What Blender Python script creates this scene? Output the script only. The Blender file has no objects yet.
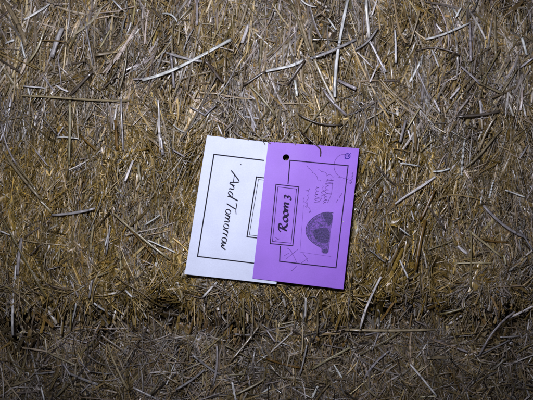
import bpy, bmesh, math
import numpy as np
from mathutils import Vector

scene = bpy.context.scene
rng = np.random.default_rng(11)

# ------------------------------------------------------------------ camera
S = 1.105e-3            # metres per photo pixel on the bale's face (card = 4 x 6 in)
D = 0.65                # camera to bale face
Z0 = 0.5375             # camera height
cam_d = bpy.data.cameras.new('camera')
cam = bpy.data.objects.new('camera', cam_d)
scene.collection.objects.link(cam)
cam.location = (0, -D, Z0)
cam.rotation_euler = (math.radians(90), 0, 0)
cam_d.sensor_width = 36
cam_d.lens = 36 * D / (533 * S)
cam_d.clip_start = 0.01
cam_d.clip_end = 100
scene.camera = cam

# ------------------------------------------------------------------ light: dim ambient dusk + the camera's flash
w = bpy.data.worlds.new('World'); scene.world = w; w.use_nodes = True
bg = w.node_tree.nodes['Background']
bg.inputs[0].default_value = (0.66, 0.74, 1.0, 1)
bg.inputs[1].default_value = 0.06
fl = bpy.data.lights.new('flash', 'SPOT')
fl.energy = 19.5
fl.color = (0.85, 0.86, 1.0)
fl.shadow_soft_size = 0.018
fl.spot_size = math.radians(100)
fl.spot_blend = 1.0
flash = bpy.data.objects.new('flash', fl)
scene.collection.objects.link(flash)
flash.location = (-0.05, -D + 0.005, Z0 + 0.11)
aim = Vector((-0.005, 0.0, Z0 + 0.16))
flash.rotation_euler = (aim - flash.location).to_track_quat('-Z', 'Y').to_euler()

vs = scene.view_settings
vs.view_transform = 'Standard'; vs.look = 'None'; vs.exposure = 0; vs.gamma = 1
vs.use_curve_mapping = False

# ------------------------------------------------------------------ helpers
def link(name, mesh, parent=None):
    o = bpy.data.objects.new(name, mesh)
    scene.collection.objects.link(o)
    if parent is not None:
        o.parent = parent
        o.matrix_parent_inverse = parent.matrix_world.inverted()
    return o

def empty(name, loc, label, cat, group=None):
    o = bpy.data.objects.new(name, None)
    o.empty_display_size = 0.05
    scene.collection.objects.link(o)
    o.location = loc
    o['label'] = label; o['category'] = cat
    if group: o['group'] = group
    bpy.context.view_layer.update()
    return o

def P(px, py, h):
    """photo pixel -> point on the plane h metres in front of the bale face"""
    k = (D - h) / D
    return np.array([(px - 266.5) * S * k, -h, Z0 + (200 - py) * S * k])

def hashn(ix, iy, seed):
    v = np.sin(ix * 127.1 + iy * 311.7 + seed * 74.7) * 43758.5453
    return v - np.floor(v)

def noise(x, y, seed=0):
    x = np.asarray(x, float); y = np.asarray(y, float)
    ix = np.floor(x); iy = np.floor(y); fx = x - ix; fy = y - iy
    fx = fx * fx * (3 - 2 * fx); fy = fy * fy * (3 - 2 * fy)
    a = hashn(ix, iy, seed); b = hashn(ix + 1, iy, seed)
    c = hashn(ix, iy + 1, seed); d = hashn(ix + 1, iy + 1, seed)
    return (a * (1 - fx) + b * fx) * (1 - fy) + (c * (1 - fx) + d * fx) * fy

def sst(a, b, x):
    t = np.clip((np.asarray(x, float) - a) / (b - a), 0, 1)
    return t * t * (3 - 2 * t)

SEAM = 325.0
def relief(px, py):
    """height of the straw face in metres, bulging out of the plane y=0"""
    px = np.asarray(px, float); py = np.asarray(py, float)
    h = 10 * (noise(px / 55, py / 70, 1) - .5) + 10 * (noise(px / 19, py / 25, 2) - .5) + 5 * (noise(px / 8, py / 12, 3) - .5)
    h = h + 8 * sst(135, 60, py)                        # the top bulges
    h = h - 3 * sst(110, 150, py) * sst(300, 260, py)
    sy = SEAM + 9 * (noise(px / 70, px * 0 + 3.3, 5) - .5)
    h = h - (12 + 30 * noise(px / 38, px * 0 + 9.1, 6)) * np.exp(-((py - sy) / 9.0) ** 2)        # joint between the two bales
    h = h - 30 * sst(282, 326, py)                      # rounded lower edge, lower bale set back
    for cx, cy, r, dep in ((165, 318, 17, 26), (386, 316, 18, 22), (8, 345, 26, 18), (62, 137, 11, 12),
                           (440, 300, 22, 10), (395, 118, 14, 8), (520, 330, 30, 12), (245, 352, 20, 10),
                           (468, 122, 14, 10), (330, 100, 10, 6), (210, 95, 14, 6), (85, 355, 22, 10),
                           (345, 355, 22, 9), (448, 225, 14, 8), (140, 150, 10, 6), (60, 270, 12, 7), (286, 158, 8, 24)):
        h = h - dep * np.exp(-(((px - cx) / r) ** 2 + ((py - cy) / (r * .8)) ** 2))
    h = h - 30 * sst(-40, -82, py) - 30 * sst(640, 687, py)
    return h * 1e-3

# cards, photo pixels: TL, TR, BR, BL
WHITE = [(207, 135.4), (298, 145.4), (276.3, 284.3), (184.8, 274)]
PURP = [(268.3, 141.8), (359, 148.4), (343.4, 289.3), (252.4, 278.3)]

def in_quad(px, py, q, m=0.0):
    px = np.asarray(px); py = np.asarray(py)
    ok = np.ones(px.shape, bool)
    for i in range(4):
        (x0, y0), (x1, y1) = q[i], q[(i + 1) % 4]
        L = math.hypot(x1 - x0, y1 - y0)
        ok &= ((x1 - x0) * (py - y0) - (y1 - y0) * (px - x0)) / L > -m
    return ok

PITS = ((165, 317, 20, 22, .050), (386, 314, 22, 16, .048), (6, 340, 26, 24, .045), (62, 137, 16, 9, .026), (240, 345, 24, 9, .040),
        (330, 352, 26, 9, .038), (520, 325, 26, 16, .040), (90, 345, 26, 9, .036), (445, 318, 26, 10, .036), (470, 120, 14, 7, .02), (440, 275, 10, 20, .03),
        (290, 338, 16, 7, .035), (205, 335, 20, 8, .038))
H_UNDER = 0.0088      # straw below the cards is pressed back to this height
def press_under_cards(V, pits=True):
    k = D / (D + V[:, 1])
    px = V[:, 0] * k / S + 266.5
    py = 200 - (V[:, 2] - Z0) * k / S
    m = in_quad(px, py, WHITE, 1.5) | in_quad(px, py, PURP, 1.5)
    V[m, 1] = np.maximum(V[m, 1], -H_UNDER)
    m = (px - 286) ** 2 + (py - 157.5) ** 2 < 10 ** 2       # hollow added in the straw so the punched holes read dark
    V[m, 1] = np.maximum(V[m, 1], .016)
    for cx, cy, rx, ry, dp in (PITS if pits else ()):                          # straw sags into the hollows
        q = 1 - ((px - cx) / rx) ** 2 - ((py - cy) / ry) ** 2
        m = q > 0
        V[m, 1] = np.maximum(V[m, 1], dp * np.minimum(1, q[m] * 1.6) - .008)

# ------------------------------------------------------------------ materials
def new_mat(name):
    m = bpy.data.materials.new(name); m.use_nodes = True
    nt = m.node_tree
    return m, nt, nt.nodes['Principled BSDF']

def straw_material():
    m, nt, b = new_mat('straw')
    N = nt.nodes; Lk = nt.links
    at = N.new('ShaderNodeAttribute'); at.attribute_name = 'straw_colour'
    uv = N.new('ShaderNodeUVMap'); uv.uv_map = 'UVMap'
    mp = N.new('ShaderNodeMapping'); mp.inputs['Scale'].default_value = (2.2, 11.0, 1)
    Lk.new(uv.outputs[0], mp.inputs[0])
    n1 = N.new('ShaderNodeTexNoise'); n1.inputs['Scale'].default_value = 1.0; n1.inputs['Detail'].default_value = 4
    Lk.new(mp.outputs[0], n1.inputs['Vector'])
    tc = N.new('ShaderNodeTexCoord')
    n2 = N.new('ShaderNodeTexNoise'); n2.inputs['Scale'].default_value = 160; n2.inputs['Detail'].default_value = 3
    Lk.new(tc.outputs['Object'], n2.inputs['Vector'])
    r1 = N.new('ShaderNodeMapRange'); r1.inputs[1].default_value = .3; r1.inputs[2].default_value = .7
    r1.inputs[3].default_value = .42; r1.inputs[4].default_value = 1.32
    Lk.new(n1.outputs[0], r1.inputs[0])
    r2 = N.new('ShaderNodeMapRange'); r2.inputs[1].default_value = .3; r2.inputs[2].default_value = .7
    r2.inputs[3].default_value = .7; r2.inputs[4].default_value = 1.2
    Lk.new(n2.outputs[0], r2.inputs[0])
    mu = N.new('ShaderNodeMath'); mu.operation = 'MULTIPLY'
    Lk.new(r1.outputs[0], mu.inputs[0]); Lk.new(r2.outputs[0], mu.inputs[1])
    # the darker joints (nodes) along a stalk
    sx = N.new('ShaderNodeSeparateXYZ'); Lk.new(uv.outputs[0], sx.inputs[0])
    dv = N.new('ShaderNodeMath'); dv.operation = 'MULTIPLY'; dv.inputs[1].default_value = .31; Lk.new(sx.outputs[0], dv.inputs[0])
    fr = N.new('ShaderNodeMath'); fr.operation = 'FRACT'; Lk.new(dv.outputs[0], fr.inputs[0])
    lt = N.new('ShaderNodeMapRange'); lt.inputs[1].default_value = .015; lt.inputs[2].default_value = .05
    lt.inputs[3].default_value = .35; lt.inputs[4].default_value = 1.0; Lk.new(fr.outputs[0], lt.inputs[0])
    m2 = N.new('ShaderNodeMath'); m2.operation = 'MULTIPLY'; Lk.new(mu.outputs[0], m2.inputs[0]); Lk.new(lt.outputs[0], m2.inputs[1])
    mu = m2
    mx = N.new('ShaderNodeMix'); mx.data_type = 'RGBA'; mx.blend_type = 'MULTIPLY'
    mx.inputs['Factor'].default_value = 1
    Lk.new(at.outputs['Color'], mx.inputs['A']); Lk.new(mu.outputs[0], mx.inputs['B'])
    Lk.new(mx.outputs['Result'], b.inputs['Base Color'])
    rr = N.new('ShaderNodeMapRange'); rr.inputs[1].default_value = .3; rr.inputs[2].default_value = .7; rr.inputs[3].default_value = .2; rr.inputs[4].default_value = .5
    Lk.new(n2.outputs[0], rr.inputs[0]); Lk.new(rr.outputs[0], b.inputs['Roughness'])
    b.inputs['Specular IOR Level'].default_value = 1.0
    tr = N.new('ShaderNodeBsdfTranslucent'); Lk.new(mx.outputs['Result'], tr.inputs['Color'])
    ms = N.new('ShaderNodeMixShader'); ms.inputs[0].default_value = .22
    Lk.new(b.outputs[0], ms.inputs[1]); Lk.new(tr.outputs[0], ms.inputs[2])
    Lk.new(ms.outputs[0], N['Material Output'].inputs['Surface'])
    bp = N.new('ShaderNodeBump'); bp.inputs['Strength'].default_value = .25; bp.inputs['Distance'].default_value = .0006
    Lk.new(n1.outputs[0], bp.inputs['Height']); Lk.new(bp.outputs[0], b.inputs['Normal'])
    return m
M_STRAW = straw_material()

def core_material():
    m, nt, b = new_mat('packed straw')
    N = nt.nodes; Lk = nt.links
    tc = N.new('ShaderNodeTexCoord')
    mp = N.new('ShaderNodeMapping'); mp.inputs['Scale'].default_value = (260, 60, 40)
    Lk.new(tc.outputs['Object'], mp.inputs[0])
    n = N.new('ShaderNodeTexNoise'); n.inputs['Scale'].default_value = 1; n.inputs['Detail'].default_value = 6
    Lk.new(mp.outputs[0], n.inputs['Vector'])
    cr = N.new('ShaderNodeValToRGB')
    cr.color_ramp.elements[0].position = .3; cr.color_ramp.elements[0].color = (.018, .011, .004, 1)  # shade of the gaps and hollows put into the core's dark colour
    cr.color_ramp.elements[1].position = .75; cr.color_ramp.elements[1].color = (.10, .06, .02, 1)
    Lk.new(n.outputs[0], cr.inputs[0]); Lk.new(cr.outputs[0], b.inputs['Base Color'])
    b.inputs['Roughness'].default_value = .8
    bp = N.new('ShaderNodeBump'); bp.inputs['Strength'].default_value = .9; bp.inputs['Distance'].default_value = .004
    Lk.new(n.outputs[0], bp.inputs['Height']); Lk.new(bp.outputs[0], b.inputs['Normal'])
    return m
M_CORE = core_material()

def paper_material(name, col, rough):
    m, nt, b = new_mat(name)
    N = nt.nodes; Lk = nt.links
    tc = N.new('ShaderNodeTexCoord')
    n = N.new('ShaderNodeTexNoise'); n.inputs['Scale'].default_value = 900; n.inputs['Detail'].default_value = 5
    Lk.new(tc.outputs['Object'], n.inputs['Vector'])
    n2 = N.new('ShaderNodeTexNoise'); n2.inputs['Scale'].default_value = 45; n2.inputs['Detail'].default_value = 3
    Lk.new(tc.outputs['Object'], n2.inputs['Vector'])
    ad = N.new('ShaderNodeMath'); ad.operation = 'ADD'
    Lk.new(n.outputs[0], ad.inputs[0]); Lk.new(n2.outputs[0], ad.inputs[1])
    r = N.new('ShaderNodeMapRange'); r.inputs[1].default_value = .7; r.inputs[2].default_value = 1.3
    r.inputs[3].default_value = .90; r.inputs[4].default_value = 1.05
    Lk.new(ad.outputs[0], r.inputs[0])
    mx = N.new('ShaderNodeMix'); mx.data_type = 'RGBA'; mx.blend_type = 'MULTIPLY'; mx.inputs['Factor'].default_value = 1
    mx.inputs['A'].default_value = (*col, 1); Lk.new(r.outputs[0], mx.inputs['B'])
    Lk.new(mx.outputs['Result'], b.inputs['Base Color'])
    b.inputs['Roughness'].default_value = rough
    b.inputs['Specular IOR Level'].default_value = .35
    bp = N.new('ShaderNodeBump'); bp.inputs['Strength'].default_value = .12; bp.inputs['Distance'].default_value = .0003
    Lk.new(n.outputs[0], bp.inputs['Height']); Lk.new(bp.outputs[0], b.inputs['Normal'])
    return m
M_WHITE = paper_material('white paper', (.70, .745, .90), .55)
M_PURP = paper_material('purple card', (.335, .146, .70), .5)

def ink_material(name, c0, c1, scale=500):
    m, nt, b = new_mat(name)
    N = nt.nodes; Lk = nt.links
    tc = N.new('ShaderNodeTexCoord')
    n = N.new('ShaderNodeTexNoise'); n.inputs['Scale'].default_value = scale; n.inputs['Detail'].default_value = 4
    Lk.new(tc.outputs['Object'], n.inputs['Vector'])
    cr = N.new('ShaderNodeValToRGB')
    cr.color_ramp.elements[0].position = .35; cr.color_ramp.elements[0].color = (*c0, 1)
    cr.color_ramp.elements[1].position = .68; cr.color_ramp.elements[1].color = (*c1, 1)
    Lk.new(n.outputs[0], cr.inputs[0]); Lk.new(cr.outputs[0], b.inputs['Base Color'])
    b.inputs['Roughness'].default_value = .65; b.inputs['Specular IOR Level'].default_value = .08
    return m
M_INK = ink_material('black print', (.010, .010, .015), (.03, .03, .045))
M_INKP = ink_material('black print on purple', (.012, .008, .025), (.045, .025, .085))
M_STAMP1 = ink_material('pale stamp ink', (.080, .060, .17), (.27, .125, .56), 700)
M_STAMP2 = ink_material('dark stamp ink', (.040, .036, .085), (.13, .080, .27), 800)
M_PEN = ink_material('thin pen ink', (.06, .028, .14), (.20, .085, .38), 300)
M_BLUE = ink_material('blue stamp ink', (.02, .012, .22), (.06, .03, .34), 400)

# ------------------------------------------------------------------ straw geometry
def make_straws(C, Dv, Nv, L, W, col, R=6, SEG=4, flat=1.0, bend=None, twist=None, taper=0.25, ribbon=False,
                col2=None):
    """vectorised stalks. C centre, Dv direction, Nv outward normal hint -> verts, quads, uv per vertex, colours"""
    n = len(C)
    Dv = Dv / np.linalg.norm(Dv, axis=1)[:, None]
    B = np.cross(Dv, Nv); B /= np.linalg.norm(B, axis=1)[:, None] + 1e-9
    Nn = np.cross(B, Dv)
    if bend is None: bend = np.zeros((n, 2))
    if twist is None: twist = np.zeros(n)
    t = np.linspace(0, 1, SEG + 1)
    arc = 4 * t * (1 - t)
    s3 = np.sin(t * 2 * np.pi) * .35
    sp = (C[:, None, :] + Dv[:, None, :] * ((t - .5)[None, :, None] * L[:, None, None])
          + B[:, None, :] * ((arc - .6)[None, :, None] * (bend[:, 0] * L)[:, None, None])
          + Nn[:, None, :] * ((arc - .6)[None, :, None] * (bend[:, 1] * L)[:, None, None])
          + B[:, None, :] * (s3[None, :, None] * (bend[:, 1] * L)[:, None, None]))
    wt = 1 - taper * np.abs(2 * t - 1) ** 3
    wt = wt[None, :] * (1 + .25 * (rng.random((n, SEG + 1)) - .5))
    ph = twist[:, None] * (t - .5)[None, :] + (rng.random(n) * .6 - .3)[:, None]
    if ribbon:
        offs = np.array([-.5, 0, .5]); lift = np.array([0., .16, 0.])
        a = offs[None, None, :] * W[:, None, None] * wt[:, :, None]
        b = lift[None, None, :] * W[:, None, None] * wt[:, :, None]
        Rn = 3
    else:
        an = np.arange(R) / R * 2 * np.pi
        a = np.cos(an)[None, None, :] * .5 * W[:, None, None] * wt[:, :, None]
        b = np.sin(an)[None, None, :] * .5 * (W * flat)[:, None, None] * wt[:, :, None]
        Rn = R
    ca = np.cos(ph)[:, :, None]; sa = np.sin(ph)[:, :, None]
    x = a * ca - b * sa; y = a * sa + b * ca
    V = sp[:, :, None, :] + B[:, None, None, :] * x[..., None] + Nn[:, None, None, :] * y[..., None]
    V = V.reshape(-1, 3)
    i = np.arange(SEG)[:, None]; j = np.arange(Rn - 1 if ribbon else Rn)[None, :]
    q = np.stack([i * Rn + j, i * Rn + (j + 1) % Rn, (i + 1) * Rn + (j + 1) % Rn, (i + 1) * Rn + j], -1).reshape(-1, 4)
    Q = (q[None] + (np.arange(n) * Rn * (SEG + 1))[:, None, None]).reshape(-1, 4)
    ru = rng.random(n) * 50
    U = np.broadcast_to((t[None, :, None] * (L / .02)[:, None, None] + ru[:, None, None]), (n, SEG + 1, Rn)).reshape(-1)
    Vv = np.broadcast_to((np.arange(Rn) / Rn)[None, None, :] + ru[:, None, None], (n, SEG + 1, Rn)).reshape(-1)
    c = np.broadcast_to(col[:, None, None, :], (n, SEG + 1, Rn, 3)).copy()
    if col2 is not None:
        f = np.clip(t * 1.6 - .3, 0, 1)[None, :, None, None]
        c = c * (1 - f) + col2[:, None, None, :] * f
    return V, Q, np.stack([U, Vv], 1), c.reshape(-1, 3)

def mesh_from(name, parts, press=True, caps=None):
    Vs, Qs, Us, Cs = [], [], [], []; o = 0
    for V, Q, U, c in parts:
        Vs.append(V); Qs.append(Q + o); Us.append(U); Cs.append(c); o += len(V)
    V = np.concatenate(Vs); Q = np.concatenate(Qs); U = np.concatenate(Us); c = np.concatenate(Cs)
    if press: press_under_cards(V)
    return raw_mesh(name, V, Q, U, c, caps)

def raw_mesh(name, V, Q, U, c, caps=None):
    me = bpy.data.meshes.new(name)
    loops = Q.reshape(-1)
    starts = np.arange(len(Q)) * 4
    tot = np.full(len(Q), 4)
    if caps:
        for cp in caps:
            starts = np.append(starts, len(loops)); loops = np.append(loops, cp); tot = np.append(tot, len(cp))
    me.vertices.add(len(V)); me.vertices.foreach_set('co', V.astype(np.float32).ravel())
    me.loops.add(len(loops)); me.loops.foreach_set('vertex_index', loops.astype(np.int32))
    me.polygons.add(len(starts)); me.polygons.foreach_set('loop_start', starts.astype(np.int32))
    me.polygons.foreach_set('loop_total', tot.astype(np.int32))
    uvl = me.uv_layers.new(name='UVMap')
    uvl.data.foreach_set('uv', U[loops].astype(np.float32).ravel())
    at = me.attributes.new('straw_colour', 'FLOAT_COLOR', 'POINT')
    at.data.foreach_set('color', np.concatenate([c, np.ones((len(c), 1))], 1).astype(np.float32).ravel())
    me.polygons.foreach_set('use_smooth', np.ones(len(starts), bool))
    me.update(calc_edges=True); me.validate()
    me.materials.append(M_STRAW)
    return me

# straw colours (linear): grey and pale with flash sheen in them, tan, olive, amber, dark brown
PAL = dict(w=(1.0, .97, .93), g=(.46, .42, .415), y=(.50, .42, .23), t=(.34, .27, .15), a=(.23, .125, .025),
           d=(.150, .115, .085), o=(.24, .19, .08), b=(.13, .08, .03))
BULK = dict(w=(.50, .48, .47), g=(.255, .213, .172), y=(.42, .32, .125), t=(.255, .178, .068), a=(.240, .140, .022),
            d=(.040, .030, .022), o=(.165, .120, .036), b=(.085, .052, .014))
def pick(n, probs):
    ks = list(probs); p = np.array([probs[k] for k in ks], float); p /= p.sum()
    idx = rng.choice(len(ks), n, p=p)
    c = np.array([BULK[k] for k in ks])[idx]
    c = c * (0.72 + 1.5 * rng.random((n, 1)) ** 1.6) * (1 + .12 * (rng.random((n, 3)) - .5))
    return c

def field(n, reg, deep, probs, Lr, Wr, tilt, spread, hmode=1.0, **kw):
    """n stalks over a pixel region of the front face; deep=(lo,hi) mm relative to relief"""
    cl = kw.pop('clump', 0.0)
    m = int(n * (1 + 2 * cl)) + 1
    px = rng.uniform(reg[0], reg[2], m); py = rng.uniform(reg[1], reg[3], m)
    if cl:
        k = .6 * noise(px / 19, py / 24, 21) + .4 * noise(px / 8, py / 11, 22)
        keep = np.argsort(k + rng.normal(0, .10, m))[::-1][:n]
        px, py = px[keep], py[keep]
    else:
        px, py = px[:n], py[:n]
    inpit = np.zeros(len(px), bool)
    for cx, cy, rx, ry, dp in PITS[:-4]:
        inpit |= ((px - cx) / (rx * 1.1)) ** 2 + ((py - cy) / (ry * 1.25)) ** 2 < 1
    ok = ~(inpit & (rng.random(len(px)) < .95))
    px, py = px[ok], py[ok]; n = len(px)
    h = relief(px, py) + rng.uniform(deep[0], deep[1], n) * 1e-3
    C = np.stack([(px - 266.5) * S, -h, Z0 + (200 - py) * S], 1)
    # direction: mostly upright stalks, locally coherent, with a share lying any way
    base = (noise(px / 50, py / 40, 7) - .5) * 1.3 + (noise(px / 14, py / 14, 8) - .5) * .8
    ang = base * (.6 + .4 * sst(150, 110, py)) + rng.normal(0, spread, n)
    calm = 1 - .6 * sst(110, 150, py) * sst(300, 270, py)
    wild = rng.random(n) < kw.pop('wild', .25) * calm + .8 * np.exp(-((py - SEAM) / 36) ** 2)
    ang = np.where(wild, rng.uniform(-np.pi / 2, np.pi / 2, n), ang)
    el = rng.normal(0, tilt, n)
    Dv = np.stack([np.sin(ang) * np.cos(el), -np.sin(el), np.cos(ang) * np.cos(el)], 1)
    Nv = np.tile([0., -1., 0.], (n, 1)) + rng.normal(0, .45, (n, 3))
    L = rng.gamma(3.0, 1 / 3.0, n); L = Lr[0] + (Lr[1] - Lr[0]) * np.clip(L / 2.2, 0, 1.2)
    W = rng.uniform(Wr[0], Wr[1], n)
    col = pick(n, probs)
    # the middle of the face is freshly cut and golden; elsewhere the flash's grey sheen is mixed into the colour
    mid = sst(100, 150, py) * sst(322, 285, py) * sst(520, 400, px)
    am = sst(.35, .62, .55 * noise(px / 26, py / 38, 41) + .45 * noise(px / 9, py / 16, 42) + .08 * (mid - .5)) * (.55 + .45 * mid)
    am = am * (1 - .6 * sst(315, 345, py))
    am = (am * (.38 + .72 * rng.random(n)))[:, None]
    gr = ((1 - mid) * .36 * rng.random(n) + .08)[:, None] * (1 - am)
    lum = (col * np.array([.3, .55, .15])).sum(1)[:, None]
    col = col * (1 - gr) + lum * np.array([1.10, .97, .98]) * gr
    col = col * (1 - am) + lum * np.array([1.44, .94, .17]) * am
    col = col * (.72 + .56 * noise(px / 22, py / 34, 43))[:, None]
    bs = kw.pop('bends', .06)
    return make_straws(C, Dv, Nv, L * 1e-3, W * 1e-3, col, bend=rng.normal(0, bs, (n, 2)),
                       twist=rng.normal(0, kw.pop('tw', .6), n), **kw)

def side_field(n, face, z0, z1, hw, dep):
    """coarser straw on the ends and top of a bale"""
    a = rng.random(n); b = rng.random(n); out = rng.uniform(-.006, .006, n)
    if face in (-1, 1):
        C = np.stack([face * (hw + out), a * dep, z0 + (z1 - z0) * b], 1); nrm = np.array([face, 0, 0.])
        ang = rng.uniform(-np.pi, np.pi, n)
        Dv = np.stack([rng.normal(0, .2, n), np.sin(ang), np.cos(ang)], 1)
    else:
        C = np.stack([(2 * a - 1) * hw, dep * b, z1 + out], 1); nrm = np.array([0, 0, 1.])
        ang = rng.uniform(-np.pi, np.pi, n)
        Dv = np.stack([np.sin(ang), np.cos(ang), rng.normal(0, .2, n)], 1)
    Nv = np.tile(nrm, (n, 1)) + rng.normal(0, .3, (n, 3))
    return make_straws(C, Dv, Nv, rng.uniform(.03, .09, n), rng.uniform(.002, .0045, n),
                       pick(n, dict(g=2, t=3, o=2, a=2, b=1)), ribbon=True, SEG=3, bend=rng.normal(0, .06, (n, 2)))

# ------------------------------------------------------------------ setting: ground under the stack
def ground():
    me = bpy.data.meshes.new('ground')
    g = 24; sx = 4.0
    v = [((i / g - .5) * sx * 2, (j / g - .5) * sx * 2, -.002 * abs(math.sin(i * 7.1 + j * 3.3))) for j in range(g + 1) for i in range(g + 1)]
    f = [(j * (g + 1) + i, j * (g + 1) + i + 1, (j + 1) * (g + 1) + i + 1, (j + 1) * (g + 1) + i) for j in range(g) for i in range(g)]
    me.from_pydata(v, [], f)
    m, nt, b = new_mat('earth')
    tc = nt.nodes.new('ShaderNodeTexCoord'); n = nt.nodes.new('ShaderNodeTexNoise'); n.inputs['Scale'].default_value = 14
    n.inputs['Detail'].default_value = 8
    cr = nt.nodes.new('ShaderNodeValToRGB')
    cr.color_ramp.elements[0].color = (.03, .022, .014, 1); cr.color_ramp.elements[1].color = (.13, .10, .06, 1)
    nt.links.new(tc.outputs['Object'], n.inputs['Vector']); nt.links.new(n.outputs[0], cr.inputs[0])
    nt.links.new(cr.outputs[0], b.inputs['Base Color']); b.inputs['Roughness'].default_value = .9
    me.materials.append(m)
    o = link('ground', me); o['kind'] = 'structure'
ground()

# ------------------------------------------------------------------ the two bales
ZS = Z0 + (200 - SEAM) * S          # height of the joint
HW, DEP = 0.50, 0.42
upper = empty('straw_bale', (0, DEP / 2, ZS), 'big straw bale on top, with the two paper cards on its face', 'straw bale', 'stacked straw bales')
lower = empty('straw_bale', (0, DEP / 2, 0), 'straw bale underneath, flash falloff painted into its straw, only its top strip showing along the bottom edge', 'straw bale', 'stacked straw bales')

def core(parent, z0, z1, sink):
    nx, nz = 150, int(150 * (z1 - z0))
    bm = bmesh.new()
    xs = np.linspace(-HW, HW, nx + 1); zs = np.linspace(z0, z1, nz + 1)
    X, Z = np.meshgrid(xs, zs)
    h = relief(X / S + 266.5, 200 - (Z - Z0) / S) - sink
    ex = np.minimum(1, (HW - np.abs(X)) / .03)
    h = h - .03 * (1 - ex) ** 2
    h = np.minimum(h, H_UNDER - .004)
    for cx, cy, rx, ry, dp in PITS:
        q = 1 - ((X / S + 266.5 - cx) / (rx * 1.3)) ** 2 - ((200 - (Z - Z0) / S - cy) / (ry * 1.5)) ** 2
        h = np.where(q > 0, np.minimum(h, -(dp * 1.5 + .02) * np.minimum(1, q * 1.8)), h)
    fv = [[bm.verts.new((X[j, i], -h[j, i], Z[j, i])) for i in range(nx + 1)] for j in range(nz + 1)]
    bk = [[bm.verts.new((X[j, i], DEP - .01 * abs(math.sin(i * 3.1 + j * 5.7)), Z[j, i])) for i in range(nx + 1)] for j in range(nz + 1)]
    for j in range(nz):
        for i in range(nx):
            bm.faces.new((fv[j][i], fv[j][i + 1], fv[j + 1][i + 1], fv[j + 1][i]))
            bm.faces.new((bk[j][i + 1], bk[j][i], bk[j + 1][i], bk[j + 1][i + 1]))
        bm.faces.new((fv[j + 1][0], bk[j + 1][0], bk[j][0], fv[j][0]))
        bm.faces.new((fv[j][nx], bk[j][nx], bk[j + 1][nx], fv[j + 1][nx]))
    for i in range(nx):
        bm.faces.new((fv[0][i + 1], fv[0][i], bk[0][i], bk[0][i + 1]))
        bm.faces.new((fv[nz][i], fv[nz][i + 1], bk[nz][i + 1], bk[nz][i]))
    me = bpy.data.meshes.new('packed_core'); bm.to_mesh(me); bm.free()
    me.materials.append(M_CORE)
    return link('packed_core', me, parent)
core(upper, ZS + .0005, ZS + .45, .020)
core(lower, 0.0, ZS, .020)

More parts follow.
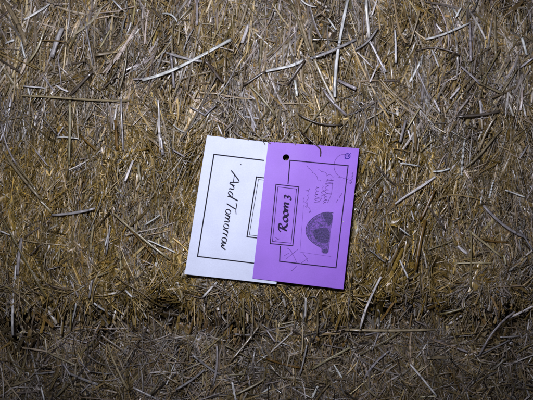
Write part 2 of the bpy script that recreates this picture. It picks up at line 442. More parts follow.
def bulk(parent, y0, y1, z0, z1, top, k):
    R = (-60, y0, 593, y1)
    A = (R[2] - R[0]) * (y1 - y0) / (653 * 375.)       # share of the main area
    n = lambda v: int(v * A)
    parts = []
    deep = dict(a=5, b=4, o=3, t=1.0)  # amber of light bounced between stalks put into the deep straw's colour
    mid = dict(a=3.4, o=3, t=2.4, b=2.2, g=1.0, y=.35)
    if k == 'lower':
        mid = dict(a=1.0, o=3, t=2, b=3.5, g=1.2, d=2)  # flash falloff on the lower bale put into its straw colours
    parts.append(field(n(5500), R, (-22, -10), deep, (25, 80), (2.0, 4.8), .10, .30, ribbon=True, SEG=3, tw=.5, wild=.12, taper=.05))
    parts.append(field(n(5200), R, (-14, -4), mid, (20, 75), (1.0, 2.6), .10, .30, R=5, SEG=3, flat=.4, taper=.05, clump=.5, wild=.15, bends=.03))
    parts.append(field(n(4600), R, (-13, -2), mid, (14, 60), (1.0, 3.6), .14, .40, ribbon=True, SEG=4, tw=1.0, wild=.2, clump=.6, taper=.3, bends=.04))
    # chopped short bits and chaff between
    parts.append(field(n(15000), R, (-11, 0), dict(g=2.5, t=3, o=3, a=2.4, y=.8, w=.35, b=1.6, d=.8), (3, 17), (.5, 2.4), .30, .7, ribbon=True, SEG=2, tw=1.2, bends=.08, wild=.4, clump=.4))
    parts.append(field(n(32000), R, (-10, 0), dict(g=3.4, t=3, o=2, a=1.6, w=.6, y=1, d=.4), (6, 34), (.20, .65), .22, .55, ribbon=True, SEG=4, tw=1.0, bends=.12, wild=.35, clump=.4))
    parts.append(field(n(5000 if k == 'upper' else 2200), R, (-8, 0), dict(w=1.6, y=3.5, g=1), (1.5, 7), (.4, 1.3), .3, .8, ribbon=True, SEG=2, tw=.6, bends=.08, wild=.6))  # pale flecks: glints put into the colour of tiny chaff
    # broad crushed sheaths and flakes
    parts.append(field(n(2600), R, (-11, -3), dict(a=4, o=2, t=2, b=1.5, y=.8), (9, 34), (2.6, 6.0), .14, .4, ribbon=True, SEG=4, tw=.9, bends=.05, wild=.2, clump=.5, taper=.6))
    # matted fine fibre lying along the face
    parts.append(field(n(4500), R, (-9, -1), dict(g=4, t=3, y=1, o=1.5, a=1.5), (30, 95), (.4, 1.2), .07, .22, ribbon=True, SEG=5, tw=.5, bends=.035, wild=.06, clump=.3))
    # loose outer stalks, the flash's grey sheen in their colour mix
    parts.append(field(n(1700), R, (-6, 1), dict(g=3.4, t=4, y=1, w=.35, o=2.0, d=.35), (15, 60), (.7, 1.9), .09, .5, R=5, SEG=4, flat=.5, taper=.08, wild=.35, clump=.5, bends=.035))
    if k == 'upper':     # greyer loose litter over the bulging top band
        parts.append(field(2600, (-60, -40, 593, 125), (-5, 2), dict(g=5, t=2.4, w=.5, y=.6, o=1), (20, 75), (.7, 2.6), .09, .28, ribbon=True, SEG=4, tw=.7, wild=.25, clump=.6, bends=.04))
        parts.append(field(1700, (420, 60, 593, 320), (-5, 1), dict(g=4, t=2, o=1, d=1), (8, 40), (.4, 1.6), .12, .6, ribbon=True, SEG=4, tw=.7, wild=.4))
        parts.append(field(1500, (-60, 285, 593, 328), (-4, 4), dict(g=3, t=2, o=2, d=1.2), (12, 45), (.6, 1.8), .25, .8, R=5, SEG=4, wild=.7))
    else:
        parts.append(field(3000, (-60, 326, 593, 450), (-4, 4), dict(g=3.2, t=2, o=2, d=1, y=.3), (12, 55), (.6, 2.0), .2, .8, ribbon=True, SEG=4, tw=.8, wild=.8, bends=.04))
    # beyond the picture: coarser
    for reg in ((-184, y0, -60, y1), (593, y0, 717, y1)):
        parts.append(field(int(900 * (y1 - y0) / 375), reg, (-14, -2), mid, (30, 90), (2.5, 5), .12, .4, ribbon=True, SEG=3))
        parts.append(field(int(1300 * (y1 - y0) / 375), reg, (-7, 3), dict(g=3, t=3, o=2, a=1), (20, 60), (1.2, 3), .2, .5, ribbon=True, SEG=3, wild=.4))
    if k == 'lower':
        reg = (-184, y1, 717, 684)
        parts.append(field(4200, reg, (-14, -2), mid, (30, 90), (2.5, 5), .12, .4, ribbon=True, SEG=3))
        parts.append(field(5200, reg, (-7, 3), dict(g=3, t=3, o=2, a=1), (20, 60), (1.2, 3), .2, .5, ribbon=True, SEG=3, wild=.4))
    for f in (-1, 1):
        parts.append(side_field(2200, f, z0 + .01, z1 - .01, HW, DEP))
    if top:
        parts.append(side_field(4200, 0, z0, z1, HW - .01, DEP))
    # keep everything above the ground
    for V, Q, U, c in parts:
        if k == 'lower': V[:, 2] = np.maximum(V[:, 2], .001)
    o = link('loose_straw', mesh_from('loose_straw', parts), parent)
    o['kind'] = 'stuff'
bulk(upper, -80, SEAM + 2, ZS, ZS + .45, True, 'upper')
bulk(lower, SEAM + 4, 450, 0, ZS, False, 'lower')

# ------------------------------------------------------------------ single stalks one can pick out
# x1, y1, x2, y2, width in photo pixels, tone, sideways bend, (optional flags)
STALKS = '''
5 0 27 45 5 t -.05|0 18 20 2 3 d 0|24 20 50 4 2.6 w .02|62 28 51 57 5.5 g .03|46 30 27 65 3 y -.08|5 43 14 40 3 w 0
21 42 25 58 2 w 0|85 22 93 65 1.6 g 0|95 55 119 51 4 t 0|64 35 72 70 2 t 0|58 55 61 85 2 g 0|22 96 129 101 2.6 y .004
5 70 17 90 3.5 t 0|70 95 92 72 3 d .02|42 75 55 92 2 g 0|55 85 68 92 2.2 w .05|23 86 45 88 1.6 w 0|128 45 119 95 2 t -.05
101 90 117 75 2 d 0|113 0 122 10 2.2 w 0|0 60 20 72 2.5 d 0|75 0 80 20 1.5 t 0|28 88 30 97 2 w 0|100 48 110 30 2 y 0
143 82 232 41 4 w .03|133 80 165 74 2.5 g .04|166 53 202 62 3 g .02|205 60 223 82 3.2 d 0|180 25 178 45 2.2 y 0|163 12 178 20 2 w -.2
249 0 240 27 3.6 t 0|264 10 259 68 3.2 t .01|248 25 242 43 4 w 0|183 50 193 28 2 g -.06|233 43 242 55 1.6 d 0|250 85 276 116 2.6 y -.05
243 85 266 71 2.6 d 0|145 50 160 20 1.6 t 0|171 55 174 88 3 g 0|197 0 197 25 3 g 0|153 8 163 22 2 d 0
266 72 304 61 4 w .01|311 59 358 39 3.4 g .02|356 51 379 29 2.5 g .08|290 0 311 56 3 t .01|310 52 342 116 4 t .03|300 20 311 52 3 t 0
346 0 333 97 3.6 w .03|366 0 369 38 3.6 w .02|369 40 386 72 2.6 w 0|370 82 378 64 2 w 0|338 80 356 89 3.8 g 0|352 52 344 78 2 t 0
357 52 373 68 1.6 w 0|395 30 396 63 2.6 w 0|295 80 297 96 3 w 0|287 85 305 60 3 d 0|328 18 336 30 2 w 0|377 0 372 15 2 w 0
300 0 316 8 2 w .1|380 80 400 81 3 d 0|426 40 470 24 2.4 w .03|470 22 471 61 2.4 g 0|416 48 460 52 1.6 d -.12|432 50 439 67 2 w 0
420 62 410 82 2.6 w 0|436 24 442 32 2 w 0|495 15 496 58 3 t 0|450 99 460 87 2.2 w 0|461 66 480 84 2.5 g 0|479 83 502 93 3 t 0
518 68 500 95 2 t 0|495 85 510 60 2 t 0|430 0 436 20 1.6 d 0|470 2 460 20 1.6 y 0|453 8 458 16 2 w 0|461 8 456 17 2 w 0
420 10 410 45 2 t 0|417 70 430 100 2 g 0|520 68 533 58 2.5 g 0|522 38 527 55 3 w 0|480 85 500 50 1.6 o 0|70 98 69 165 2.8 y 0
57 137 79 138 2.2 w -.05|57 137 63 127 2 w 0|42 117 57 135 2.2 d 0|3 152 40 200 3 t .02|10 153 38 194 2.6 o 0|121 99 123 150 2 g 0
133 160 125 181 3 w 0|100 130 101 141 2.2 y 0|0 125 15 165 2 g .05|16 165 35 188 1.8 t 0|35 150 48 166 1.8 g 0|80 135 95 150 2.6 a 0
158 100 160 150 2 w 0|160 135 163 155 3.6 g 0|138 163 141 185 3 y .05|187 108 195 128 2.2 y 0|190 107 205 115 2 g 0|204 116 216 105 2 g 0
173 125 185 133 1.8 w .05|115 120 117 150 3.6 a 0|218 125 222 135 2 w 0|173 150 185 157 2 g 0|248 108 256 128 2.2 w 0|303 133 328 101 2.2 t 0
323 90 346 116 3.8 g .03|297 116 342 127 2 d .1|237 112 254 132 2 t 0|465 138 461 175 2.8 w .03 s|495 116 478 150 2.6 t .02|502 130 467 167 2.6 t 0
395 204 435 177 2.8 w .02|433 172 450 169 2 w .05|420 108 407 128 2.2 y 0|456 117 500 112 3 d .02|480 100 482 118 2.2 w 0|420 152 433 140 1.6 y 0
494 180 489 198 2.6 w 0 s|408 130 411 140 2.2 w 0|400 163 420 166 1.6 w 0|434 100 440 112 2.2 w 0|520 158 528 145 2 g 0|406 120 400 142 3 g 0
505 190 525 197 1.8 w 0|3 220 46 298 2.6 o .01|21 238 17 275 3.8 g .02|52 216 95 209 3 g .02|25 237 50 220 2 d 0|93 225 90 252 3 y .03
60 248 58 262 2.2 y 0|110 225 106 255 1.8 g 0|97 276 108 272 1.8 y 0|46 270 60 266 2 d 0|0 231 10 235 1.8 w 0|30 255 40 245 2 d 0
70 280 78 297 2 g 0|92 280 89 298 2.4 g 0|120 254 121 269 2.2 y 0|40 200 52 213 2.6 y 0|113 214 170 260 2.6 y .015|148 240 175 252 2 w 0
130 229 155 257 1.6 a 0|155 257 168 285 1.6 y .05|160 215 145 225 1.6 w 0|125 290 132 297 2.2 w 0|217 282 203 297 2.4 w 0|105 246 108 234 1.8 w 0
382 188 375 202 3.6 a 0|385 215 398 240 1.8 t .06|400 228 410 236 1.6 w 0|411 210 414 220 1.6 w 0|420 220 435 190 3.2 a 0|447 195 450 215 1.8 d 0
375 165 395 185 2 d 0|428 250 453 240 1.8 t 0|370 250 385 262 1.6 g 0|468 230 502 257 2.8 y 0|475 238 508 243 2 a .03|475 238 486 255 1.6 t 0
454 263 491 263 2 y 0|471 232 471 288 2.2 o 0|458 246 467 254 3 w 0|482 207 526 240 3 g .06|400 260 408 278 2 w 0|520 230 533 250 2 g 0
428 205 445 230 2.2 d 0|425 220 415 270 4 a 0|433 222 445 255 1.8 t 0|504 255 506 265 2.4 y 0|15 265 12 335 2.6 w .02|76 303 71 328 2 w 0
94 303 111 315 2.2 w 0|107 318 126 308 2 d 0|160 330 173 317 2 g 0|243 298 244 337 2 y 0|306 298 305 318 2.2 w 0|318 300 317 335 2 t 0
380 276 359 328 2.8 w .03|378 310 384 316 2.4 w 0|349 298 348 318 1.6 g 0|275 325 302 320 1.8 t 0|448 325 462 315 3 w 0|440 315 485 300 2.2 o .04
345 330 434 330 3 y 0|365 335 400 328 1.8 g 0|266 329 275 342 2 g 0|47 352 78 366 2.4 t 0|8 350 20 377 2.6 t 0|0 360 20 377 2 g 0
10 386 32 379 2.8 t 0|107 345 127 390 3 t .03|32 374 55 372 1.8 g 0|66 372 98 385 3.6 g .02|41 387 44 400 2.2 w 0|62 362 70 375 2 g 0
78 360 90 372 1.8 g 0|0 388 15 378 2 t 0|50 390 60 370 2 o 0|55 398 70 382 2 t 0|229 363 262 322 2.6 t .02|218 346 214 385 2.6 g -.05
233 334 250 335 1.8 g 0|133 387 160 401 2.8 g 0|232 382 236 402 2.8 w 0|225 345 250 358 2 t 0|163 353 178 360 1.8 y 0|192 355 220 375 2.6 g .02
200 370 210 385 1.8 y 0|176 390 205 370 2.6 g .04|185 395 190 383 2 t 0|247 370 250 386 2.6 g 0|236 395 266 378 2.8 t .02|254 400 270 387 2.8 w 0
228 375 245 374 1.8 y 0|312 369 350 347 2.8 y .01|266 359 304 369 2.8 a .02|334 365 342 378 2.2 w 0|363 378 388 350 2.6 g -.05|360 355 399 333 2.8 t .03
362 380 378 399 2.8 t .1|312 398 318 386 2.8 w 0|300 375 307 345 1.8 g 0|352 380 361 350 1.8 g 0|427 358 452 357 3.8 t 0|410 364 437 396 2.2 w 0
533 306 509 318 2.8 w 0|513 310 478 353 2.4 g .08|500 337 520 336 1.8 g 0|475 357 510 340 2 g 0|430 362 443 385 2.8 t 0|447 365 460 390 2 a 0
420 397 437 396 2 y 0|457 348 468 352 2.4 g 0|450 325 460 350 1.8 o 0|400 378 412 391 2 o 0|467 358 475 380 1.8 t 0|372 350 379 333 1.8 g 0
'''
def one_stalk(x1, y1, x2, y2, wpx, tone, bend, beaded=False, h1=None, h2=None, R=6, SEG=6, sink=True):
    h0 = float(relief((x1 + x2) / 2, (y1 + y2) / 2))
    if h1 is None:
        a, b = float(relief(x1, y1)), float(relief(x2, y2))
        up = rng.uniform(.004, .0075) + .011 * math.exp(-(((y1 + y2) / 2 - SEAM - 4) / 16) ** 2)
        ss = [float(relief(x1 + (x2 - x1) * k / 6, y1 + (y2 - y1) * k / 6)) for k in range(7)]; h0 = max(h0, float(np.mean(ss)))
        h1 = max(a, h0 - .004) + up + rng.uniform(-.003, .002); h2 = max(b, h0 - .004) + up + rng.uniform(-.003, .002)
    A = P(x1, y1, h1); B = P(x2, y2, h2)
    C = (A + B) / 2; d = B - A; L = np.linalg.norm(d)
    c = np.array(PAL[tone]) * rng.uniform(.85, 1.12) * (1 + .06 * (rng.random(3) - .5))
    c2 = c * rng.uniform(.78, 1.0) if tone in 'wgy' else c * rng.uniform(.8, 1.2)
    if rng.random() < .5: c, c2 = c2, c
    flat = rng.uniform(.22, .42) if wpx > 2.4 else .5
    wpx = wpx * .9
    nrm = np.array([[-.04, -1., .08]]) + rng.normal(0, .12, (1, 3))
    sg = 12 if beaded else SEG
    V, Q, U, cc = make_straws(C[None], d[None], nrm, np.array([L]), np.array([wpx * S]), c[None], R=R, SEG=sg, flat=flat,
                              bend=np.array([[bend + rng.normal(0, .008), rng.normal(0, .012)]]), twist=rng.normal(0, .5, 1), taper=.10, col2=c2[None])
    if beaded:
        Vr = V.reshape(sg + 1, R, 3); ce = Vr.mean(1, keepdims=True)
        k = np.where(np.arange(sg + 1) % 2 == 0, 1.1, .45)[:, None, None]
        V = (ce + (Vr - ce) * k).reshape(-1, 3)
        cc = cc * np.where(np.arange(sg + 1) % 2 == 0, 1.0, .3).repeat(R)[:, None]
    return V, Q, U, cc, [np.arange(R)[::-1], np.arange(R) + sg * R]

def add_stalk(parent, *a, press=True, name='straw_stalk', **k):
    V, Q, U, c, caps = one_stalk(*a, **k)
    if press: press_under_cards(V, False)
    o0 = V.mean(0)
    me = raw_mesh(name, V - o0, Q, U, c, caps)
    o = bpy.data.objects.new(name, me); scene.collection.objects.link(o)
    o.parent = parent
    o.location = Vector(o0) - parent.location
    return o

for tok in STALKS.replace('\n', '|').split('|'):
    f = tok.split()
    if not f: continue
    x1, y1, x2, y2, wp = map(float, f[:5]); tone = f[5]; bd = float(f[6])
    par = upper if (y1 + y2) / 2 < SEAM + 4 else lower
    add_stalk(par, x1, y1, x2, y2, wp, tone, bd, beaded=len(f) > 7)
# straws that arch over the top edge of the white card
for a in ((236, 126, 262, 140.5, 1.1, 't', .1), (247, 127, 266, 143, 1.2, 't', -.1), (256, 141, 270, 134, 1.2, 'g', .08),
          (246, 136, 266, 139, 1.0, 'y', .06), (262, 134, 270, 144, 1.1, 't', .05), (271, 139, 290, 142.5, 1.1, 't', .1),
          (283, 134, 296, 144.5, 1.0, 'y', -.08), (277, 143.5, 289, 133, 1.2, 'g', .06), (292, 143, 306, 138, 1.0, 't', .1),
          (232, 131, 248, 140, 1.1, 'g', .08), (259, 136, 275, 141, .8, 'y', -.1), (331, 146, 338, 140, 1.0, 't', 0), (217, 131, 226, 138, 1.0, 't', .05),
          (340.5, 222.5, 343.5, 221.5, 1.2, 'w', 0), (352, 196, 360, 190, 1.1, 'y', .05)):
    add_stalk(upper, *a, press=False, h1=.013, h2=.0165)

# ------------------------------------------------------------------ the cards
class Card:
    def __init__(s, quad, hs, curl):
        s.q = np.array(quad, float)
        s.c = np.array([P(*quad[i], hs[i]) for i in range(4)])      # TL TR BR BL
        n = np.cross(s.c[1] - s.c[0], s.c[3] - s.c[0]); n /= np.linalg.norm(n)
        s.n = n if n[1] < 0 else -n
        s.curl = curl
    def uv(s, px, py):
        u = v = .5
        TL, TR, BR, BL = s.q
        p = np.array([px, py])
        for _ in range(8):
            f = (TL * (1 - u) + TR * u) * (1 - v) + (BL * (1 - u) + BR * u) * v - p
            du = (TR - TL) * (1 - v) + (BR - BL) * v; dv = (BL * (1 - u) + BR * u) - (TL * (1 - u) + TR * u)
            det = du[0] * dv[1] - du[1] * dv[0]
            u -= (f[0] * dv[1] - f[1] * dv[0]) / det; v -= (du[0] * f[1] - du[1] * f[0]) / det
        return u, v
    def pt(s, u, v, off=0.0):
        TL, TR, BR, BL = s.c
        p = (TL * (1 - u) + TR * u) * (1 - v) + (BL * (1 - u) + BR * u) * v
        return p + s.n * (s.curl(u, v) + off)
    def px(s, x, y, off=0.0):
        return s.pt(*s.uv(x, y), off)

CW = Card(WHITE, (.0108, .0105, .0105, .0115), lambda u, v: .0012 * math.sin(math.pi * v) - .0006 * math.sin(math.pi * u) + .0004 * math.sin(5 * u + 7 * v) + .0010 * max(0, v - .7) ** 2 * 8 * (1 - u))
CP = Card(PURP, (.0135, .0140, .0158, .0138), lambda u, v: .0012 * math.sin(math.pi * u) * (1 - v) + .0006 * math.sin(3.0 * v + .4) * u - .0011 * math.exp(-((u - .16) / .13) ** 2 - ((v - .10) / .07) ** 2) + .0005 * math.sin(6.3 * u + 4 * v))  # dent near the hole shaped to imitate a straw's shadow

def card_object(name, card, hole, mat, label):
    hu, hv = card.uv(*hole)
    du = dv = None
    ru = 3.3 / 91.; rv = 3.3 / 139.
    bu, bv = ru * 1.7, rv * 1.7
    def lines(c, b, n):
        lo = np.linspace(0, c - b, max(2, int(round((c - b) * n)) + 1)); hi = np.linspace(c + b, 1, max(2, int(round((1 - c - b) * n)) + 1))
        return list(lo) + [c - b / 2, c, c + b / 2] + list(hi), len(lo) - 1
    us, iu = lines(hu, bu, 22); vv, iv = lines(hv, bv, 32)
    bm = bmesh.new()
    o0 = Vector(card.pt(.5, .5))
    g = {}
    for j, v in enumerate(vv):
        for i, u in enumerate(us):
            if iu < i < iu + 4 and iv < j < iv + 4: continue
            uu, v2 = u, v
            g[i, j] = bm.verts.new(Vector(card.pt(uu, v2)) - o0)
    for j in range(len(vv) - 1):
        for i in range(len(us) - 1):
            if iu <= i < iu + 4 and iv <= j < iv + 4: continue
            bm.faces.new((g[i, j], g[i + 1, j], g[i + 1, j + 1], g[i, j + 1]))
    ring = [(iu + k, iv) for k in range(4)] + [(iu + 4, iv + k) for k in range(4)] + [(iu + 4 - k, iv + 4) for k in range(4)] + [(iu, iv + 4 - k) for k in range(4)]
    inner = []
    for (i, j) in ring:
        a = math.atan2((vv[j] - hv) / rv, (us[i] - hu) / ru)
        inner.append(bm.verts.new(Vector(card.pt(hu + ru * math.cos(a), hv + rv * math.sin(a))) - o0))
    for k in range(16):
        k2 = (k + 1) % 16
        bm.faces.new((g[ring[k]], g[ring[k2]], inner[k2], inner[k]))
    bmesh.ops.recalc_face_normals(bm, faces=bm.faces)
    me = bpy.data.meshes.new(name); bm.to_mesh(me); bm.free()
    # make sure the face looks at the camera
    if me.polygons[0].normal.y > 0: me.flip_normals()
    me.polygons.foreach_set('use_smooth', [True] * len(me.polygons))
    me.materials.append(mat)
    o = bpy.data.objects.new(name, me); scene.collection.objects.link(o)
    o.location = o0
    md = o.modifiers.new('thickness', 'SOLIDIFY'); md.thickness = .0004; md.offset = -1
    es = o.modifiers.new('crisp_edges', 'EDGE_SPLIT'); es.split_angle = math.radians(35)
    o['label'] = label; o['category'] = 'card'; o['group'] = 'printed cards'
    return o

white = card_object('paper_card', CW, (286, 157.5), M_WHITE, 'white card reading And Tomorrow, partly under the purple card')
purple = card_object('paper_card', CP, (286, 157.5), M_PURP, 'purple card reading Room 3, with a punched hole and a stamped picture')

class Print:
    """flat print laid on a card, drawn in photo pixels"""
    def __init__(s, card): s.card = card; s.v = []; s.f = []
    def stroke(s, pts, w, closed=False, off=.00012, smooth=0, nib=None):
        p = np.array(pts, float)
        if smooth:
            for _ in range(smooth):
                q = p if not closed else np.vstack([p, p[:1]])
                a = q[:-1] * .75 + q[1:] * .25; b = q[:-1] * .25 + q[1:] * .75
                m = np.empty((len(a) * 2, 2)); m[0::2] = a; m[1::2] = b
                p = m if closed else np.vstack([p[:1], m, p[-1:]])
        # cut long runs so that the line follows the card's curl
        if closed: p = np.vstack([p, p[:1]])
        out = [p[0]]
        for a, b in zip(p[:-1], p[1:]):
            n = max(1, int(math.hypot(*(b - a)) / (1.2 if nib is not None else 5)))
            out += [a + (b - a) * (k + 1) / n for k in range(n)]
        p = np.array(out)
        d = np.diff(p, axis=0); d /= np.linalg.norm(d, axis=1)[:, None] + 1e-9
        if closed:
            t0 = np.vstack([d[-1:], d]); t1 = np.vstack([d, d[:1]])
        else:
            t0 = np.vstack([d[:1], d]); t1 = np.vstack([d, d[-1:]])
        t = t0 + t1; t /= np.linalg.norm(t, axis=1)[:, None] + 1e-9
        if nib is not None:
            w = w * (.42 + .95 * np.abs(t[:, 0] * math.sin(nib) - t[:, 1] * math.cos(nib)))
        cosh = np.clip((t * t1).sum(1), .5, 1)
        nn = np.stack([-t[:, 1], t[:, 0]], 1) * (w / 2 / cosh)[:, None] if np.ndim(w) else np.stack([-t[:, 1], t[:, 0]], 1) * (w / 2) / cosh[:, None]
        b0 = len(s.v)
        for a, n in zip(p, nn):
            s.v.append(s.card.px(*(a + n), off)); s.v.append(s.card.px(*(a - n), off))
        for k in range(len(p) - 1):
            s.f.append((b0 + 2 * k, b0 + 2 * k + 1, b0 + 2 * k + 3, b0 + 2 * k + 2))
    def fill(s, pts, off=.00012, smooth=2):
        p = np.array(pts, float)
        for _ in range(smooth):
            q = np.vstack([p, p[:1]]); a = q[:-1] * .75 + q[1:] * .25; b = q[:-1] * .25 + q[1:] * .75
            m = np.empty((len(a) * 2, 2)); m[0::2] = a; m[1::2] = b; p = m
        c = p.mean(0); n = len(p); R = 5
        b0 = len(s.v)
        s.v.append(s.card.px(*c, off))
        for r in range(1, R + 1):
            for a in p: s.v.append(s.card.px(*(c + (a - c) * r / R), off))
        for k in range(n):
            k2 = (k + 1) % n
            s.f.append((b0, b0 + 1 + k, b0 + 1 + k2))
            for r in range(R - 1):
                x = b0 + 1 + r * n
                s.f.append((x + k, x + n + k, x + n + k2, x + k2))
    def build(s, name, mat, parent, label=None):
        bm = bmesh.new()
        o0 = parent.location if parent.parent is None else parent.parent.location
        vs_ = [bm.verts.new(Vector(v) - o0) for v in s.v]
        for f in s.f:
            try: bm.faces.new([vs_[i] for i in f])
            except ValueError: pass
        for f in bm.faces:
            f.normal_update()
            if f.normal.y > 0: f.normal_flip()
        me = bpy.data.meshes.new(name); bm.to_mesh(me); bm.free()
        me.materials.append(mat)
        o = bpy.data.objects.new(name, me); scene.collection.objects.link(o); o.parent = parent
        if label: o['label'] = label
        return o

def ell(cx, cy, rx, ry, n=14, a0=0, a1=2 * math.pi):
    return [(cx + rx * math.cos(a0 + (a1 - a0) * k / n), cy + ry * math.sin(a0 + (a1 - a0) * k / n)) for k in range(n + 1)]
GL = dict(
    A=[[(0, 0), (.35, .5), (.72, 1), (.86, .5), (1.0, 0)], [(.2, .36), (.92, .34)]],
    n=[[(0, 0), (.12, .5)], [(.06, .22), (.3, .45), (.6, .5), (.78, .4), (.74, .1), (.95, .02)]],
    d=[[(.72, .40), (.5, .5), (.15, .36), (.05, .12), (.25, -.02), (.55, .1), (.72, .34)], [(1.0, 1.0), (.72, .12), (.9, .0)]],
    T=[[(-.05, .9), (.25, 1.02), (.7, .96), (1.15, 1.06)], [(.62, 1.0), (.5, .5), (.32, 0)]],
    o=[ell(.5, .25, .44, .26)],
    m=[[(0, 0), (.1, .5)], [(.05, .22), (.2, .46), (.36, .5), (.44, .38), (.4, 0)], [(.42, .22), (.6, .46), (.76, .5), (.84, .38), (.82, .08), (.95, .0)]],
    r=[[(.05, 0), (.25, .5)], [(.15, .25), (.4, .47), (.8, .5)]],
    w=[[(0, .5), (.08, .05), (.25, .0), (.48, .42), (.52, .05), (.7, .0), (1.0, .5)]],
    R=[[(.28, 0), (.36, .5), (.46, 1)], [(-.05, .7), (.1, .95), (.5, 1.02), (.9, .9), (.8, .62), (.4, .48)], [(.45, .48), (.7, .15), (1.0, -.02), (1.2, .06)]],
)
GL['3'] = [[(0, .62), (.5, .72), (.95, .6), (.8, .4), (.4, .3), (.9, .2), (.95, -.1), (.5, -.25), (0, -.12)]]

def write(pr, items, base, end, up, cap, wid, nib=math.radians(118)):
    b = np.array(base, float); e = np.array(end, float); d = (e - b) / np.linalg.norm(e - b)
    u = np.array(up, float); u /= np.linalg.norm(u)
    for ch, x0, wd in items:
        for pl in GL[ch]:
            pts = [b + d * (x0 + (x * wd + y * cap * .18)) + u * y * cap for x, y in pl]
            pr.stroke(pts, wid, smooth=2 if len(pl) > 2 else 0, nib=nib)

# white card print
p = Print(CW)
p.stroke([(264, 160.4), (214, 154.4), (197.6, 256.3), (262, 264.2)], 1.2)
p.build('printed_border', M_INK, white)
p = Print(CW)
p.stroke([(276, 179.3), (256.4, 177), (247, 236.7), (266, 239)], 1.15)
p.stroke([(276, 181.6), (258.4, 179.5), (249.3, 234.9), (266, 236.9)], .55)
p.build('printed_box', M_INK, white)
p = Print(CW)
write(p, [('A', 0, 12), ('n', 13.2, 6.2), ('d', 20.3, 7)], (231.2, 170.5), (220.8, 247), (.99, .135), 10.6, .95)
write(p, [('T', 30.5, 9), ('o', 38.3, 5), ('m', 44.2, 8), ('o', 53, 5), ('r', 58.8, 4), ('r', 62.8, 4), ('o', 66.8, 4.8), ('w', 72, 6.5)],
      (231.2, 170.5), (220.8, 247), (.99, .135), 10.2, .9)
p.stroke([(240.5, 164.2), (241.3, 165)], .9)
p.build('lettering', M_INK, white)

# purple card print
p = Print(CP)
p.stroke([(288, 184.2), (290, 160.4), (348, 165.8), (336, 267.8), (279.7, 261.3), (280.3, 246.2)], 1.05)
p.build('printed_border', M_INKP, purple)
p = Print(CP)
p.stroke([(276, 184.4), (298.8, 187), (292.8, 245.8), (270.2, 243.6)], .9, closed=True)
p.stroke([(277.9, 187), (296.5, 189.1), (291.2, 243.2), (272.5, 241.4)], .55, closed=True)
p.build('printed_box', M_INKP, purple)
p = Print(CP)
write(p, [('R', 0, 8.5)], (286.8, 233.2), (289.4, 197), (-.993, -.1), 8.6, 1.7, math.radians(62))
write(p, [('o', 10.6, 5.4), ('o', 16.4, 5.4), ('m', 22.4, 8)], (286.8, 233.2), (289.4, 197), (-.993, -.1), 9.0, 1.75, math.radians(62))
write(p, [('3', 33.2, 3.6)], (287.6, 233.2), (289.6, 197), (-.993, -.1), 7.2, 1.6, math.radians(62))
p.build('lettering', M_INKP, purple)

# stamped picture: a dome with a dark opening
p = Print(CP)
p.fill([(333.2, 213), (326.7, 211.9), (319.4, 213.8), (312.9, 217.9), (308, 222.8), (305.6, 229.3), (306.4, 235), (309.6, 239.8),
        (314.5, 243.9), (319.4, 246.8), (321.6, 249.3), (321.5, 253.3), (328.3, 253.7), (329.1, 247.2), (330, 239), (330.4, 230.9), (332.4, 222.8)], .00012, 1)
pic = p.build('stamped_picture', M_STAMP1, purple, 'grey stamped dome-shaped picture')
p = Print(CP)
p.fill([(312, 233), (314.5, 229.5), (320, 228), (325, 227.6), (329, 230), (329.8, 236), (329, 242), (325, 243.5), (320, 242.5), (315.5, 239.5)], .0002, 2)
p.fill([(322, 213.6), (327, 212.4), (332.8, 213.6), (332, 222), (329, 226.6), (326.2, 222), (323.4, 217.5)], .0002, 1)
p.fill([(322.4, 248.6), (328.4, 249), (327.8, 253.2), (322.2, 252.8)], .0002, 1)
p.stroke([(333.2, 213), (326.7, 211.9), (319.4, 213.8), (312.9, 217.9), (308, 222.8), (305.6, 229.3), (306.4, 235), (309.6, 239.8),
          (314.5, 243.9), (319.4, 246.8)], .7, off=.00022, smooth=2)
p.stroke([(322, 216), (315, 219.5), (310.5, 224.5), (309, 231), (311, 237)], .45, off=.00022, smooth=2)
p.stroke([(324, 221), (317.5, 222.5), (313, 227)], .45, off=.00022, smooth=2)
p.stroke([(325.5, 225), (319, 225.5)], .4, off=.00022)
p.stroke([(308, 226), (312, 222), (318, 216)], .35, off=.00022, smooth=1)
p.stroke([(309, 235), (314, 242), (321, 246), (329, 246)], .45, off=.00022, smooth=2)
p.build('dark_ink', M_STAMP2, pic)

# pen scribbles
def squiggle(pr, a, b, amp, n, w, seed, side=1.0):
    r = np.random.default_rng(seed)
    a = np.array(a, float); b = np.array(b, float); d = b - a; L = np.linalg.norm(d); d = d / L
    nrm = np.array([-d[1], d[0]])
    m = max(3, n // 2 + 1)                       # letters: open loops of uneven height
    pts = []; x = 0.0
    for k in range(m):
        wd = L / m * r.uniform(.7, 1.3); hh = amp * r.choice([.45, .6, .5, 1.25]); lp = r.uniform(.1, .9)
        for q in range(8):
            th = q / 8 * 2 * math.pi
            pts.append(a + d * (x + wd * (q / 8 + lp * .35 * math.sin(th))) + nrm * (hh * (1 - math.cos(th)) - amp * .6 + r.normal(0, .08)))
        x += wd
    pr.stroke(pts, w, smooth=1)
p = Print(CP)
squiggle(p, (315.5, 203), (317.5, 186), 2.3, 9, .45, 1)
squiggle(p, (325, 204), (328, 178), 3.0, 15, .5, 2)
squiggle(p, (321, 201), (323.5, 182), 1.4, 7, .4, 8)
squiggle(p, (306, 166), (322, 182), 1.0, 5, .34, 3)
squiggle(p, (309, 188), (306, 206), 1.6, 6, .36, 4)
squiggle(p, (303, 198), (312, 214), 1.0, 5, .35, 9)
squiggle(p, (318, 170), (336, 178), 1.2, 5, .35, 5)
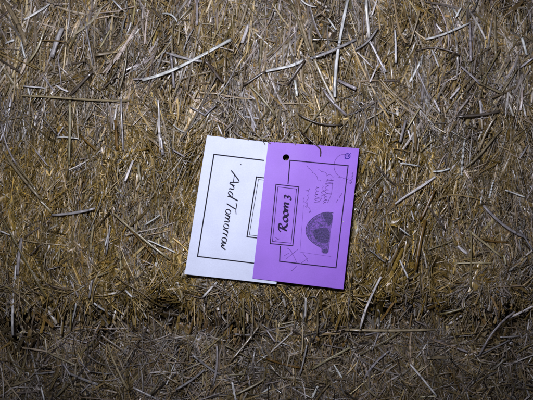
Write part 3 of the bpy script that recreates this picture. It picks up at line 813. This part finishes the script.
p.stroke([(330.5, 178), (332.5, 184), (331.5, 194), (327.5, 203)], .4, smooth=2)
p.stroke([(336, 202.5), (338.2, 199.2)], .55); p.stroke([(339, 198), (342, 193.3)], .55)
for a, b in (((298.5, 249), (286, 259)), ((290, 250), (296.5, 262)), ((303, 253), (308, 262)), ((308, 258), (300, 264)),
             ((297, 265.5), (291.5, 271)), ((287, 248), (292, 252)), ((284, 256), (289, 253)), ((274, 237), (279, 240)), ((280, 238.6), (275.5, 240.3))):
    p.stroke([a, ((a[0] + b[0]) / 2 + .5, (a[1] + b[1]) / 2 - .3), b], .42, smooth=1)
p.stroke([(303.6, 205), (300, 252), (331, 256.5)], .25)
p.build('pen_scribble', M_PEN, purple)
# postmark
p = Print(CP)
p.stroke(ell(343.5, 166, 9.6, 11.5, 16, math.radians(110), math.radians(292)), .45)
squiggle(p, (352.5, 172), (350.8, 184), 1.3, 6, .5, 6)
squiggle(p, (338, 177.5), (350, 179), .5, 4, .4, 7)
p.build('postmark', M_PEN, purple)
p = Print(CP)
p.stroke(ell(347.4, 156.2, 2.6, 2.6, 14), .9)
p.stroke(ell(347.6, 156.0, 1.0, 1.2, 8), .6)
p.stroke([(344.5, 159.2), (346, 158.2)], .6); p.stroke([(349.8, 154), (351, 153)], .5)
p.build('ink_ring', M_BLUE, purple, 'small dark blue stamped ring')

# ------------------------------------------------------------------ the bent stem hooked over the purple card
def tube(name, pts, rad, col, mat=None):
    pts = [np.array(q) for q in pts]
    for _ in range(2):
        o = [pts[0]]
        for a, b in zip(pts[:-1], pts[1:]): o += [a * .75 + b * .25, a * .25 + b * .75]
        pts = o + [pts[-1]]
    n = len(pts); R = 8; V = []
    for k in range(n):
        t = pts[min(k + 1, n - 1)] - pts[max(k - 1, 0)]; t /= np.linalg.norm(t)
        a = np.cross(t, [0, -1., 0.3]); a /= np.linalg.norm(a); b = np.cross(a, t)
        r = rad * (1 - .25 * k / n) * (1 + .12 * math.sin(k * 2.3))
        for j in range(R): V.append(pts[k] + r * (a * math.cos(j / R * 2 * math.pi) + b * math.sin(j / R * 2 * math.pi)))
    V = np.array(V); i = np.arange(n - 1)[:, None]; j = np.arange(R)[None]
    Q = np.stack([i * R + j, i * R + (j + 1) % R, (i + 1) * R + (j + 1) % R, (i + 1) * R + j], -1).reshape(-1, 4)
    U = np.stack([np.repeat(np.arange(n), R) * .3, np.tile(np.arange(R) / R, n)], 1)
    o0 = V[0].copy()
    me = raw_mesh(name, V - o0, Q, U, np.tile(np.array(col), (len(V), 1)), [np.arange(R)[::-1], np.arange(R) + (n - 1) * R])
    o = bpy.data.objects.new(name, me); scene.collection.objects.link(o); o.location = o0
    return o
st = tube('bent_stem', [P(298, 128, float(relief(298, 128)) - .004), P(300.5, 131, .012), P(305, 135.5, .0165), P(313, 142.5, .0178), P(319.2, 147.2, .0180),
                        P(320.8, 150.5, .0172), P(320.5, 156.5, .0150)], .00085, (.085, .050, .028))
st['label'] = 'thin dark brown bent stem hooked over the purple card\'s top edge'
st['category'] = 'stem'
